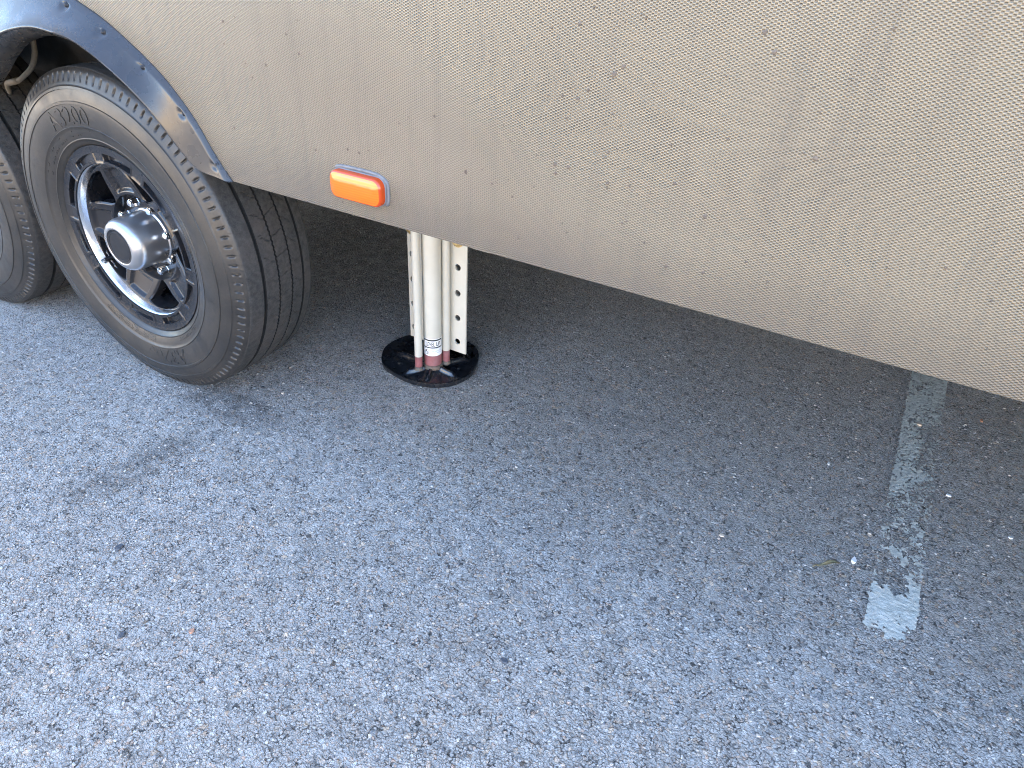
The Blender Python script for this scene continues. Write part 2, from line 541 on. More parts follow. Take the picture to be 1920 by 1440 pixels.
# upper wall and the rest of the body
b = MB(); b.box((-6.5, YP-.004, 1.16), (7.2, YP+.03, 3.95)); b.build('upper_side_wall', MT['white_wall'], trailer, smooth=False, bevel=.003)
b = MB(); b.box((-6.5, YP+.032, 1.0), (7.2, 2.42, 3.96)); b.box((-6.5, .34, .64), (7.2, 2.42, .998)); b.box((.46, YP+.022, .66), (7.2, .338, .998)); b.box((-6.5, YP+.022, .66), (-1.25, .338, .998))
b.build('body', MT['white_wall'], trailer, smooth=False)
b = MB(); b.box((-6.5, YP+.024, .625), (-1.25, 2.42, .638)); b.box((.46, YP+.024, .625), (7.2, 2.42, .638)); b.box((-1.25, .34, .625), (.46, 2.42, .638)); b.build('underbelly', MT['under'], trailer, smooth=False)
b = MB(); b.box((-6.5, .36, .50), (5.4, .42, .6235)); b.box((-6.5, 1.95, .50), (5.4, 2.01, .6235)); b.build('chassis_rail', MT['under'], trailer, smooth=False, bevel=.004)
b = MB(); b.tube([(0, .24, ZC), (0, 2.2, ZC)], .038, 16); b.tube([(DX, .24, ZC), (DX, 2.2, ZC)], .038, 16); b.build('axle', MT['under'], trailer)
b = MB()
for i in range(20):
    pass
P = []
for k in range(41):
    a = -0.72+1.44*k/40
    P.append([(XM+.80*a/.72, .33, .44+.10*math.cos(a*2.0)+dz) for dz in (0, .03)])
b.grid(P); b.grid([[(p[0], p[1]-.055, p[2]) for p in r] for r in P]); b.grid([[P[k][1], (P[k][1][0], P[k][1][1]-.055, P[k][1][2])] for k in range(41)])
b.build('leaf_spring', MT['under'], trailer)

b = MB(); b.box((-6.5, 2.37, .03), (7.2, 2.40, .6235)); b.box((7.15, YP+.03, .03), (7.2, 2.369, .6235)); b.box((-6.5, YP+.03, .03), (-6.45, 2.369, .6235)); b.build('light_block_skirt', MT['under'], trailer, smooth=False)  # unseen boards added to keep stray light from under the trailer

# wheel well liner
Lp = resample([(.438, .60), (.44, .68), (.40, .80), (.30, .90), (.12, .955), (XM, .965)], 60)
Lp = np.vstack([Lp, np.stack([2*XM-Lp[::-1, 0], Lp[::-1, 1]], 1)[1:]])
rows = [[(x, YP+.021+(y)*(.338-YP-.021), z) for y in np.linspace(0, 1, 4)] for x, z in Lp]
b = MB(); b.grid(rows, flip=True)
k = len(Lp); b.add([(x, .339, z) for x, z in Lp]+[(x, .339, .60) for x, z in Lp], [(i, i+1, k+i+1, k+i) for i in range(k-1)])
b.build('wheel_well_liner', MT['liner'], trailer)

# brake wire hanging in the well
cab = resample([(-.27, .10, .93), (-.283, .09, .82), (-.288, .08, .755), (-.298, .08, .726), (-.326, .08, .695), (-.37, .08, .670), (-.404, .08, .655), (-.458, .08, .641), (-.50, .10, .61)], 50)
b = MB(); b.tube(cab, .0058, 8); b.build('brake_wire', MT['wire'], trailer)
b = MB(); b.tube([(-.404, .08, .655), (-.43, .08, .648), (-.455, .08, .6418)], .0072, 8); b.build('wire_clip', MT['wire'], trailer)

# fender flare
SCREWS = [(.398, .630), (.337, .712), (.256, .779), (.172, .827), (.079, .861), (-.02, .879), (-.13, .893), (-.26, .902)]
full_O = np.vstack([O_, np.stack([2*XM-O_[::-1, 0], O_[::-1, 1]], 1)[1:]])
full_C = np.vstack([C_, np.stack([2*XM-C_[::-1, 0], C_[::-1, 1], C_[::-1, 2]], 1)[1:]])
nF = len(full_O)
S = np.linspace(0, 1, nF)
NV = 44
rows = []
Z3 = np.zeros((nF, NV, 3)); DIN = np.zeros((nF, NV))
for i in range(nF):
    o = full_O[i]; c = full_C[i]
    for j in range(NV):
        v = j/(NV-1)
        x = o[0]+(c[0]-o[0])*v; z = o[1]+(c[2]-o[1])*v
        yo = YP-.0085
        din = v*math.hypot(c[0]-o[0], c[2]-o[1])        # rounded outer edge, about 1 cm wide
        DIN[i, j] = din
        cham = .0073*(1-min(1, din/.0095))**1.7
        # the flange is nearly flat, then the flare swings out to the crest
        e = .45*v+.55*v**2.0
        y = yo+(c[1]-yo)*e+cham
        Z3[i, j] = (x, y, z)
sc_pts = SCREWS+[(2*XM-x, z) for x, z in SCREWS]
spos = []
for (x, z) in sc_pts:
    d = np.hypot(Z3[:, :, 0]-x, Z3[:, :, 2]-z)
    i, j = np.unravel_index(np.argmin(d), d.shape)
    spos.append(Z3[i, j].copy())
    Z3[:, :, 1] += .0040*np.exp(-(d/.0092)**4)*sstep(.0065, .012, DIN)
for i in range(nF):
    o = full_O[i]; c = full_C[i]
    rad = np.array([c[0]-o[0], c[2]-o[1]]); rad /= (np.linalg.norm(rad)+1e-9)
    big = float(np.clip((c[2]-.612)/.05, 0.18, 1))
    pre = [(o[0], YP+.001, o[1]), (o[0], YP-.0012, o[1])]
    main = [tuple(p) for p in Z3[i, 1:]]
    post = []
    for a in (35, 70, 105, 140):
        rr = .0045*big
        post.append((c[0]+rad[0]*rr*math.sin(R_(a)), c[1]-rr*.2+rr*(1-math.cos(R_(a))), c[2]+rad[1]*rr*math.sin(R_(a))))
    post.append((c[0]+rad[0]*.014*big, c[1]+.020*big, c[2]+rad[1]*.014*big))
    post.append((c[0]+rad[0]*.022*big, c[1]+.040*big, c[2]+rad[1]*.022*big))
    post.append((c[0]+rad[0]*.022*big, c[1]+.058*big, c[2]+rad[1]*.022*big))
    rows.append(pre+main+post)
b = MB(); b.grid(rows, flip=True)
fender = b.build('fender_flare', MT['fender'], trailer, smooth=60)
for p in spos:
    s = MB()
    s.lathe([(0.0001, -.0035), (.0022, -.0033), (.0036, -.0022), (.004, -.0004), (.0062, -.0002), (.0064, .0008)], 16)
    s.box((-.0016, -.0037, -.0004), (.0016, -.0034, .0004))
    s.build('screw', MT['cap'], fender, loc=(p[0], p[1]+.0040, p[2]))

# mud specks thrown on the panel: (x, z, radius)
b = MB()
def speck(x, z, r):
    n = 9
    ph = random.random()*6
    ring = [(x+r*(1+.25*math.sin(3*a+ph)+.15*random.uniform(-1, 1))*math.cos(a), YP-.0011, z+r*(1+.25*math.sin(2*a+ph))*math.sin(a)) for a in [2*PI*k/n for k in range(n)]]
    ring2 = [(x+(p[0]-x)*1.5, YP-.0002, z+(p[2]-z)*1.5) for p in ring]
    b.add([(x, YP-.0018, z)]+ring+ring2, [(0, 1+(k+1) % n, 1+k) for k in range(n)]+[(1+k, 1+(k+1) % n, 1+n+(k+1) % n, 1+n+k) for k in range(n)])
SPECKS = [(1.213, .970, .0032), (1.163, .890, .0026), (1.152, .880, .003), (1.12, .858, .002), (1.107, .846, .002), (1.318, .943, .0024), (1.333, .925, .0022),
          (1.083, .758, .0027), (1.103, .758, .0027), (1.085, .747, .002), (1.157, .787, .0018), (1.162, .748, .002), (1.251, .766, .0023), (1.304, .829, .0016),
          (1.404, .825, .003), (1.297, .733, .0026), (1.26, .655, .0022), (1.31, .66, .0022), (1.36, .688, .0016), (1.19, .70, .0016), (.473, .872, .0022), (.557, .818, .002),
          (.632, .843, .002), (.61, .868, .0016), (.645, .70, .002), (.738, .712, .002), (.715, .713, .0018), (.94, .72, .0025), (.885, .79, .0018), (1.10, .93, .0022), (1.02, .70, .0015)]
for x, z, r in SPECKS:
    speck(x, z, r*.75)
for k in range(110):
    x = random.uniform(.45, 1.65); z = random.uniform(.62, .97)
    if random.random() < .35:
        x = random.gauss(1.12, .06); z = random.uniform(.66, .97)
    speck(x, z, random.choice([.0005, .0006, .0007, .0009, .0011]))
tag(b.build('mud_specks', MT['mud'], trailer), kind='stuff')

# ------------------------------------------------------------------ marker light
lc = (.7365, .6575)
def rrect(w, h, r, n=8, y=0, c=lc):
    pts = []
    for (sx, sz, a0) in ((1, 1, 0), (-1, 1, 90), (-1, -1, 180), (1, -1, 270)):
        for k in range(n+1):
            a = R_(a0+90*k/n)
            pts.append((c[0]+sx*(w/2-r)+r*math.cos(a), y, c[1]+sz*(h/2-r)+r*math.sin(a)))
    return pts
def stack(mb, rings, cap_last=True):
    n = len(rings[0])
    mb.grid(rings, close_v=True, flip=True)
    if cap_last:
        o = len(mb.v)-n
        mb.f.append(tuple(o+k for k in range(n))); mb.mi.append(mb.cur)
b = MB(); stack(b, [rrect(.110, .050, .016, y=YP+.001), rrect(.110, .050, .016, y=YP-.003), rrect(.108, .048, .015, y=YP-.0045)])
marker = b.build('marker_light', MT['lampbase'], trailer, smooth=50)
b = MB()
# slightly domed lens with a raised rim and corner radius
rings = [rrect(.1065, .0465, .015, y=YP-.0040), rrect(.1062, .0462, .015, y=YP-.0115), rrect(.1042, .0442, .014, y=YP-.0150), rrect(.1000, .0400, .0125, y=YP-.0166)]
for t in (.97, .93, .88, .8, .7, .6, .5, .4, .3, .2, .1):
    rings.append([(px, YP-.0166-.0030*(1-((pz-lc[1])/.020)**2)*min(1, (1-t)*6), pz) for px, py, pz in rrect(.100*t, .040*t, .0125*t)])
stack(b, rings)
lensrim = m_plain('red_amber_lens_rim', (.45, .050, .004), .1, var=.05, coat=.5)
lens = b.build('lens', [MT['lens'], lensrim], marker, smooth=60)
for f_ in lens.data.polygons:
    if abs(f_.normal.y) < .93 and f_.center.y > YP-.0164:
        f_.material_index = 1
b = MB()
pts = []
for k in range(61):
    a = R_(-40+175*k/60)
    ex, ez = .0575, .0275
    ca, sa = math.cos(a), math.sin(a)
    q = (abs(ca)**4+abs(sa)**4)**(-.25)
    pts.append((lc[0]+ex*ca*q, YP-.0008, lc[1]+ez*sa*q+random.uniform(-.0006, .0006)))
b.tube(pts, .0030, 8)
b.build('sealant_bead', MT['sealant'], marker)

# ------------------------------------------------------------------ wheels
def tyre_mesh():
    NS = 1440
    side = [(.2180, .0090), (.2215, .0010), (.2255, -.0035), (.2330, -.0070), (.2335, -.0082), (.2350, -.0084), (.2358, -.0080), (.2440, -.0115), (.2520, -.0142), (.2590, -.0162), (.2600, -.0176), (.2612, -.0178),
            (.2622, -.0168), (.2700, -.0185), (.2800, -.0201), (.2900, -.0210), (.3000, -.0213), (.3062, -.0211), (.3070, -.0226), (.3118, -.0222), (.3126, -.0202), (.3200, -.0190), (.3290, -.0168), (.3345, -.0154), (.3352, -.0170), (.3402, -.0155), (.3410, -.0135), (.3440, -.0122),
            (.3475, -.0108), (.3500, -.0096), (.3525, -.0085), (.3550, -.0075), (.3575, -.0064), (.3600, -.0053), (.3625, -.0042), (.3650, -.0030), (.3675, -.0016), (.3695, .0000), (.3720, .0020), (.3740, .0042), (.3750, .0065)]
    y0, y1 = .0065, .1885
    W = y1-y0
    cuts = [(.20, .25, .0075), (.445, .470, .006), (.655, .680, .006), (.85, .885, .007)]
    tread = []
    f = 0.0
    for a, e, dpt in cuts+[(1.0, 1.0, 0)]:
        n = 7
        for k in range(1, n):
            tread.append((f+(a-f)*k/n, 0))
        if dpt:
            tread += [(a, 0), (a+.004, dpt), (e-.004, dpt), (e, 0)]
        f = e
    prof = list(side); tag_ = ['s']*len(side)
    for ff, dd in tread:
        crown = .0028*math.sin(PI*ff)
        prof.append((.3750+crown-dd, y0+W*ff)); tag_.append(('t', ff, dd))
    inner = [(.3745, .1910), (.3700, .1965), (.3600, .2030), (.3400, .2100), (.3100, .2145), (.2800, .2130), (.2500, .2060), (.2200, .1920)]
    prof += inner; tag_ += ['i']*len(inner)
    prof = np.array(prof); K = len(prof)
    th = np.arange(NS)*2*PI/NS
    Rr = np.repeat(prof[None, :, 0], NS, 0); Y = np.repeat(prof[None, :, 1], NS, 0)
    arc = th*.377
    rnd = np.random.default_rng(3)
    for k in range(K):
        t = tag_[k]
        if isinstance(t, tuple):
            _, ff, dd = t
            if .43 < ff < .485 or .64 < ff < .70:      # zig-zag edged grooves
                tri = np.abs(((arc/.011) % 1)*2-1)-.5
                Y[:, k] += .0022*tri
            if not dd:
                P_ = 2*PI*.377/50
                if .255 < ff < .44:
                    s = (arc-.10*(ff-.25)+.6*.19*(ff-.25)*.0) % P_
                    s = (arc+(.182*(ff-.25))*.8) % P_
                    if ff > .29: Rr[:, k] -= .0036*(np.minimum(s, P_-s) < .00085)
                elif .475 < ff < .65:
                    s = (arc+.018-(.182*(ff-.47))*.3) % P_
                    Rr[:, k] -= .0036*(np.minimum(s, P_-s) < .00085)
                elif .685 < ff < .845:
                    s = (arc+.03+(.182*(ff-.68))*.8) % P_
                    if ff < .81: Rr[:, k] -= .0036*(np.minimum(s, P_-s) < .00085)
                Rr[:, k] += rnd.normal(0, .00025, NS)
        elif t == 's':
            r = prof[k, 0]
            if .3520 < r < .3665:                       # small slots along the shoulder
                P_ = 2*PI*.36/112
                s = (th*.36) % P_
                m_ = np.clip(1-np.minimum(s, P_-s)/.0030, 0, 1)
                e = 1.0 if .354 < r < .364 else .6
                Y[:, k] += .0038*e*np.minimum(1, m_*1.8)
                Rr[:, k] -= .0015*e*m_
            elif .366 < r < .374:
                Rr[:, k] += rnd.normal(0, .00035, NS)
    X = Rr*np.cos(th)[:, None]; Z = Rr*np.sin(th)[:, None]
    # the load flattens the tread and bulges the side a little
    low = -(ZC-.0012)
    bul = np.clip((-Z-.22)/.14, 0, 1)**2*np.clip((.375-Rr)/.06, 0, 1)*np.clip(1-np.abs(X)/.16, 0, 1)
    Y = np.where(Y < .09, Y-.006*bul, Y)
    sq = np.clip(low-Z, 0, None)
    Z = np.maximum(Z, low)
    V = np.stack([X, Y, Z], -1).reshape(-1, 3)
    ii = np.arange(NS)[:, None]; jj = np.arange(K-1)[None, :]
    a = ii*K+jj; b_ = ((ii+1) % NS)*K+jj
    F = np.stack([a, b_, b_+1, a+1], -1).reshape(-1, 4)
    me = bpy.data.meshes.new('tyre')
    me.vertices.add(len(V)); me.vertices.foreach_set('co', V.ravel().astype('f4'))
    me.loops.add(F.size); me.loops.foreach_set('vertex_index', F.ravel().astype('i4'))
    me.polygons.add(len(F)); me.polygons.foreach_set('loop_start', (np.arange(len(F))*4).astype('i4'))
    me.materials.append(MT['sidewall']); me.materials.append(MT['tread']); me.materials.append(MT['groove'])
    mi = np.zeros((NS, K-1), 'i4')
    for k in range(K-1):
        if isinstance(tag_[k], tuple) or (tag_[k] == 's' and prof[k, 0] > .3735):
            mi[:, k] = 1
            if isinstance(tag_[k], tuple) and isinstance(tag_[k+1], tuple) and (tag_[k][2] or tag_[k+1][2]):
                mi[:, k] = 2
            elif isinstance(tag_[k], tuple):
                d_ = prof[k, 0]-Rr[:, k]
                mi[(d_ > .005) | (np.roll(d_, -1) > .005), k] = 2
    me.polygons.foreach_set('material_index', mi.ravel())
    me.polygons.foreach_set('use_smooth', np.ones(len(F), bool))
    me.update(calc_edges=True); me.validate()
    me.set_sharp_from_angle(angle=R_(48))
    return me, prof[:len(side)]

TYRE, SIDE = tyre_mesh()
def side_y(r):
    return float(np.interp(r, SIDE[:, 0], SIDE[:, 1]))

def text_mesh(txt, size, extrude, bold=0.0):
    cu = bpy.data.curves.new('txt', 'FONT'); cu.body = txt; cu.size = size; cu.extrude = extrude; cu.resolution_u = 3; cu.offset = bold
    o = bpy.data.objects.new('txt', cu); COL.objects.link(o)
    dg = bpy.context.evaluated_depsgraph_get(); dg.update()
    me = o.evaluated_get(dg).to_mesh()
    V = np.array([v.co[:] for v in me.vertices]); F = [tuple(p.vertices) for p in me.polygons]
    o.evaluated_get(dg).to_mesh_clear()
    bpy.data.objects.remove(o); bpy.data.curves.remove(cu)
    return V, F

def spoke_disc():
    b = MB()
    NR, NU = 64, 48
    def wa(r):       # half angle of the window at radius r, degrees
        t = (r-.104)/(.1725-.104)
        if t <= 0 or t >= 1:
            return 0
        body = 4+19*t
        rise = math.sqrt(max(0, 1-(1-min(1, t/.22))**2))
        fall = math.sqrt(max(0, 1-(1-min(1, (1-t)/.13))**2))
        return body*rise*(.55+.45*fall if fall < 1 else 1)*(fall**.6)
    rs = sorted(set(list(np.linspace(.052, .1035, 14))+list(np.linspace(.104, .1725, 44))+list(.104+(.1725-.104)*np.array([.004, .012, .03, .97, .988, .996]))+[.1735, .176, .1785]))
    def surf(r, ang, u):
        y = .040-.020*(r-.10)/.078
        y = y+(.063-y)*(1-float(sstep(.096, .1025, r)))
        if .100 < r < .170 and wa(r) > 0 or r >= .104:
            d = abs(u)
            pk = float(sstep(.108, .120, r)*(1-sstep(.160, .168, r))*(1-sstep(.52, .62, d)))
            y += .0085*pk
            y += .0035*float(sstep(.90, 1.0, d))*(1 if wa(r) > 0 else 0)
        return y
    for s_ in range(5):
        ac = 103-72*s_
        rows = []; L = []; Rg = []
        for r in rs:
            half = 36-wa(r)
            row = []
            for j in range(NU+1):
                u = -1+2*j/NU
                a = R_(ac+u*half)
                row.append((r*math.cos(a), surf(r, a, u), r*math.sin(a)))
            rows.append(row)
        b.grid(rows)
        # window walls
        idx = [i for i, r in enumerate(rs) if .104 <= r <= .1726]
        for j in (0, NU):
            wall = [[rows[i][j], (rows[i][j][0], rows[i][j][1]+.006, rows[i][j][2]), (rows[i][j][0], rows[i][j][1]+.028, rows[i][j][2])] for i in idx]
            b.grid(wall, flip=(j == 0))
    return b

def lip_ring():
    b = MB()
    N = 720
    rad = [.1805, .1812, .1865, .1875, .1885, .2015, .2025, .2035, .2150, .2175, .2195, .2205, .2200, .2180]
    yb = [.004, .0008, .0005, .0005, .0005, .0005, .0005, .0005, .0002, -.0008, -.0012, .0004, .004, .012]
    rows = []
    for i in range(N):
        a = 360*i/N
        k = ((a-9+18) % 36)-18          # ten pockets
        n_ = int(((a-9+18) // 36)) % 2
        span = 12.5 if n_ == 0 else 11.0
        slot = float(1-sstep(span-.7, span+.2, abs(k)))
        depth = .013 if n_ == 0 else .007
        bridge = float(1-sstep(13.2, 14.0, abs(k)))
        row = []
        for j, r in enumerate(rad):
            y = yb[j]
            if 4 <= j <= 5:
                y += depth*slot
                if n_ == 1:
                    y += .004*slot*(k/12)
            elif j in (3, 6):
                y += depth*slot*.35
            if 2 <= j <= 7:
                y += .0022*(1-bridge)
            row.append((r*math.cos(R_(a)), y, r*math.sin(R_(a))))
        rows.append(row)
    b.grid(rows, close_u=True, flip=False)
    return b

def dash_block(a0, a1, r_lines, step, keep):
    """illegible fine print moulded in the bead area"""
    b = MB()
    for r in r_lines:
        a = a0
        while a > a1:
            wdt = random.uniform(.5, 1.0)*step
            if random.random() < keep:
                aa, ab = R_(a), R_(a-wdt*.72)
                h_ = .0014
                y = side_y(r)-.0005
                P_ = [(r-h_, aa), (r-h_, ab), (r+h_, ab), (r+h_, aa)]
                top = [(q*math.cos(w_), side_y(q)-.0007, q*math.sin(w_)) for q, w_ in P_]
                bot = [(q*math.cos(w_), side_y(q)+.0006, q*math.sin(w_)) for q, w_ in P_]
                b.add(top+bot, [(0, 1, 2, 3), (0, 4, 5, 1), (1, 5, 6, 2), (2, 6, 7, 3), (3, 7, 4, 0)])
            a -= wdt
    return b

def make_wheel():
    wheel = spoke_disc()
    # barrel behind the spokes
    wheel.lathe([(.1785, .020), (.1750, .030), (.1720, .040), (.1700, .10), (.1760, .19)], 120)
    w_ = wheel.build('wheel', MT['rimblack'], trailer, smooth=42)
    w_.location = (0, 0, ZC)
    o = bpy.data.objects.new('tyre', TYRE); COL.objects.link(o); o.parent = w_
    lip_ring().build('rim_lip', MT['rimblack'], w_, smooth=35)
    b = MB(); b.lathe([(.1802, .0040), (.1788, .0055), (.1770, .0110), (.1745, .0190), (.1722, .0270), (.1718, .0310)], 160); b.build('polished_ring', MT['polish'], w_)
    b = MB(); b.lathe([(.0405, -.0262), (.0415, -.0272), (.0440, -.0274), (.0480, -.0266), (.0530, -.0240), (.0570, -.0200), (.0602, -.0140), (.0618, -.0070), (.0622, .0010), (.0624, .03), (.0628, .056), (.0665, .0580), (.0668, .0640)], 96)
    b.build('hub_cap', MT['hub'], w_, smooth=50)
    b = MB(); b.lathe([(.0001, -.0256), (.0330, -.0256), (.0335, -.0262), (.0345, -.0262), (.0350, -.0256), (.0385, -.0258), (.0408, -.0268), (.0412, -.0240)], 72)
    b.build('centre_cap', MT['cap'], w_, smooth=40)
    for k in range(8):
        a = R_(107-45*k)
        b = MB()
        b.lathe([(.0001, .0372), (.0058, .0373), (.0077, .0388), (.0082, .0420)], 20)
        hexr = []
        for yy, rr in ((.0420, .0082), (.0425, .0094), (.0570, .0094), (.0580, .0104), (.0625, .0106)):
            hexr.append([(rr*math.cos(PI/3*q), yy, rr*math.sin(PI/3*q)) for q in range(6)])
        b.grid([list(c) for c in hexr], close_v=True, flip=True)
        b.build('lug_nut', MT['nut'], w_, smooth=30, loc=(.0826*math.cos(a), 0, .0826*math.sin(a)))
    a = R_(-150)
    b = MB()
    d = Vector((-.004, -.034, -.002))
    p0 = Vector((.158*math.cos(a), .050, .158*math.sin(a)))
    b.tube([p0, p0+d*.5, p0+d*.82], .0042, 12); b.tube([p0+d*.80, p0+d*1.18], .0052, 12)
    b.cur = 1
    b.tube([p0+d*1.16, p0+d*1.40], .0036, 12)
    b.build('valve_stem', [MT['cap'], MT['nut']], w_, smooth=40)
    b = MB(); b.lathe([(.060, .072), (.12, .075), (.150, .080), (.158, .090), (.158, .15), (.165, .16)], 72)
    for k in range(10):
        a = 2*PI*k/10
        b.tube([(.11*math.cos(a), .0755, .11*math.sin(a)), (.145*math.cos(a), .078, .145*math.sin(a))], .004, 6)
    b.build('brake_drum', MT['drum'], w_, smooth=40)
    # moulded lettering on the tyre wall
    b = MB()
    V, F = text_mesh('A3200', .052, .0004)
    rb = .2665
    wtot = V[:, 0].max()
    out = []
    for vx, vy, vz in V:
        r = rb+vy*1.0
        a_ = R_(119)-vx*1.12/.285
        y = side_y(r)+(-.0014 if vz > 0 else .0015)
        out.append((r*math.cos(a_), y, r*math.sin(a_)))
    b.add(out, F)
    out = []
    for vx, vy, vz in V:
        r = rb+vy*1.0
        a_ = R_(119-180)-vx*1.12/.285
        y = side_y(r)+(-.0014 if vz > 0 else .0015)
        out.append((r*math.cos(a_), y, r*math.sin(a_)))
    b.add(out, F)
    # long radial mould lines
    for ad in (163, 152, -12, -67, -74, -96, -104, -112, 30, 4, -40):
        for (r0, r1) in (((.262, .298) if ad not in (163, 30) else (.236, .260)),):
            a_ = R_(ad); t_ = .0005
            n_ = np.array([-math.sin(a_), 0, math.cos(a_)])
            rr = np.linspace(r0, r1, 6)
            top = []; 
            for r in rr:
                c = np.array([r*math.cos(a_), side_y(r)-.0006, r*math.sin(a_)])
                top += [tuple(c-n_*t_*2), tuple(c+n_*t_*2)]
            b.add(top, [(2*i, 2*i+1, 2*i+3, 2*i+2) for i in range(5)])
    tag(b.build('tyre_lettering', MT['sidewall'], w_, smooth=False), kind='stuff')
    fine = dash_block(-86, -126, (.2385, .2425, .2465, .2505), 1.6, .86)
    f2 = dash_block(150, 92, (.243, .253), 3.2, .6)
    f3 = dash_block(-40, -62, (.240, .245), 1.6, .7)
    for q in (f2, f3):
        fine.add(q.v, q.f)
    tag(fine.build('fine_print', MT['sidewall'], w_, smooth=False), kind='stuff')
    return w_

wheel = make_wheel()
w2 = wheel.copy(); COL.objects.link(w2); w2.parent = trailer; w2.location = (DX, 0, ZC)
for ch in list(wheel.children):
    c = ch.copy(); COL.objects.link(c); c.parent = w2
w2.rotation_euler = (0, 0, 0)

# ------------------------------------------------------------------ levelling jack
JT = {'left': (.548, .364, .0105), 'main': (.568, .401, .0240), 'right': (.5915, .4285, .0108)}
def vtube(c, r, z0, z1, n=40):
    b = MB(); b.zlathe([(r-.0015, z0), (r, z0+.001), (r, z1)], n, c, cap0=True, cap1=True); return b
x, y, r = JT['main']
jack = vtube((x, y), r, .0655, .66, 64).build('levelling_jack', MT['jack'], trailer, smooth=40)
for k, zb in (('left', .0650), ('right', .0675)):
    x, y, r = JT[k]
    vtube((x, y), r, zb, .66, 32).build('side_tube', MT['jack'], jack, smooth=40)
    b = vtube((x, y), r-.0006, .0335, zb-.0003, 32); b.build('red_collar', MT['collar'], jack, smooth=40)
    b = MB(); b.zlathe([(r+.0015, .024), (r+.001, .031), (r-.001, .0333)], 24, (x, y), cap1=True); b.build('weld_bead', MT['weld'], jack)
x, y, r = JT['main']
b = vtube((x, y), r-.0006, .0335, .0652, 64); b.build('red_collar', MT['collar'], jack, smooth=40)
b = MB()
rows = []
for i in range(64):
    a = 2*PI*i/64
    rows.append([(x+(r+dr+.0006*math.sin(9*a)*q)*math.cos(a), y+(r+dr+.0006*math.sin(9*a)*q)*math.sin(a), z) for dr, z, q in ((.002, .022, 1), (.0018, .030, 1), (-.0004, .0333, .3), (-.012, .0334, 0))])
b.grid(rows, close_u=True); b.build('weld_bead', MT['weld'], jack)

# flange plate with its row of holes, behind the tubes
PXa, PXb, PY, PZ0, PZ1 = .462, .643, .445, .0605, .66
def holed_strip(x0, x1, z0, z1, hx, hz, hr, y0, y1):
    """a plate x0..x1 with round holes cut through it, one grid of square cells per hole"""
    b = MB()
    zs = [z0]+[(hz[i]+hz[i+1])/2 for i in range(len(hz)-1)]+[z1]
    n = 32
    for i, zc in enumerate(hz):
        za, zb = zs[i], zs[i+1]
        outer = []; inner = []
        for k in range(n):
            a = 2*PI*(k+.5)/n
            dx, dz = math.cos(a), math.sin(a)
            t = min(((x1-hx) if dx > 0 else (hx-x0))/max(1e-9, abs(dx)), ((zb-zc) if dz > 0 else (zc-za))/max(1e-9, abs(dz)))
            outer.append([hx+dx*t, zc+dz*t]); inner.append((hx+hr*dx, zc+hr*dz))
        for (cx_, cz_) in ((x0, za), (x1, za), (x1, zb), (x0, zb)):
            j = min(range(n), key=lambda q: (outer[q][0]-cx_)**2+(outer[q][1]-cz_)**2)
            outer[j] = [cx_, cz_]
        V = []
        for yy in (y0, y1):
            V += [(p[0], yy, p[1]) for p in outer]+[(p[0], yy, p[1]) for p in inner]
        F = []
        for k in range(n):
            q = (k+1) % n
            F.append((k, q, n+q, n+k)); F.append((2*n+k, 3*n+k, 3*n+q, 2*n+q)); F.append((n+k, n+q, 3*n+q, 3*n+k))
        b.add(V, F)
    b.add([(x0, y0, z0), (x1, y0, z0), (x1, y1, z0), (x0, y1, z0)], [(0, 3, 2, 1)])
    for xx in (x0, x1):
        b.add([(xx, y0, z0), (xx, y1, z0), (xx, y1, z1), (xx, y0, z1)], [(0, 1, 2, 3)])
    return b
HZ = [.0925, .164, .2355, .307, .3785, .45, .52, .60]
b = holed_strip(.575, PXb, PZ0, PZ1, .617, HZ, .0086, PY, PY+.005)
q = holed_strip(PXa, .5315, PZ0, PZ1, .476, HZ, .0086, PY, PY+.005)
b.add(q.v, q.f)
b.box((.5316, PY+.0004, PZ0), (.5749, PY+.0048, PZ1))
b.build('flange_plate', MT['jack'], jack, smooth=False)
for xx in (.617, .476):
    b = MB()
    b.zlathe([(.0001, 0), (.0001, 0)], 6)
    b = MB(); b.lathe([(.0001, -.009), (.010, -.009), (.0125, -.0075), (.0125, -.003), (.017, -.003), (.017, 0)], 24)
    b.build('bolt', MT['zinc'], jack, smooth=30, loc=(xx, PY-.0005, .3785))
b = MB(); b.box((.648, .41, .405), (.70, .47, .412)); b.box((.648, .46, .36), (.70, .466, .404)); b.build('mount_bracket', MT['jack'], jack, smooth=False, bevel=.002)

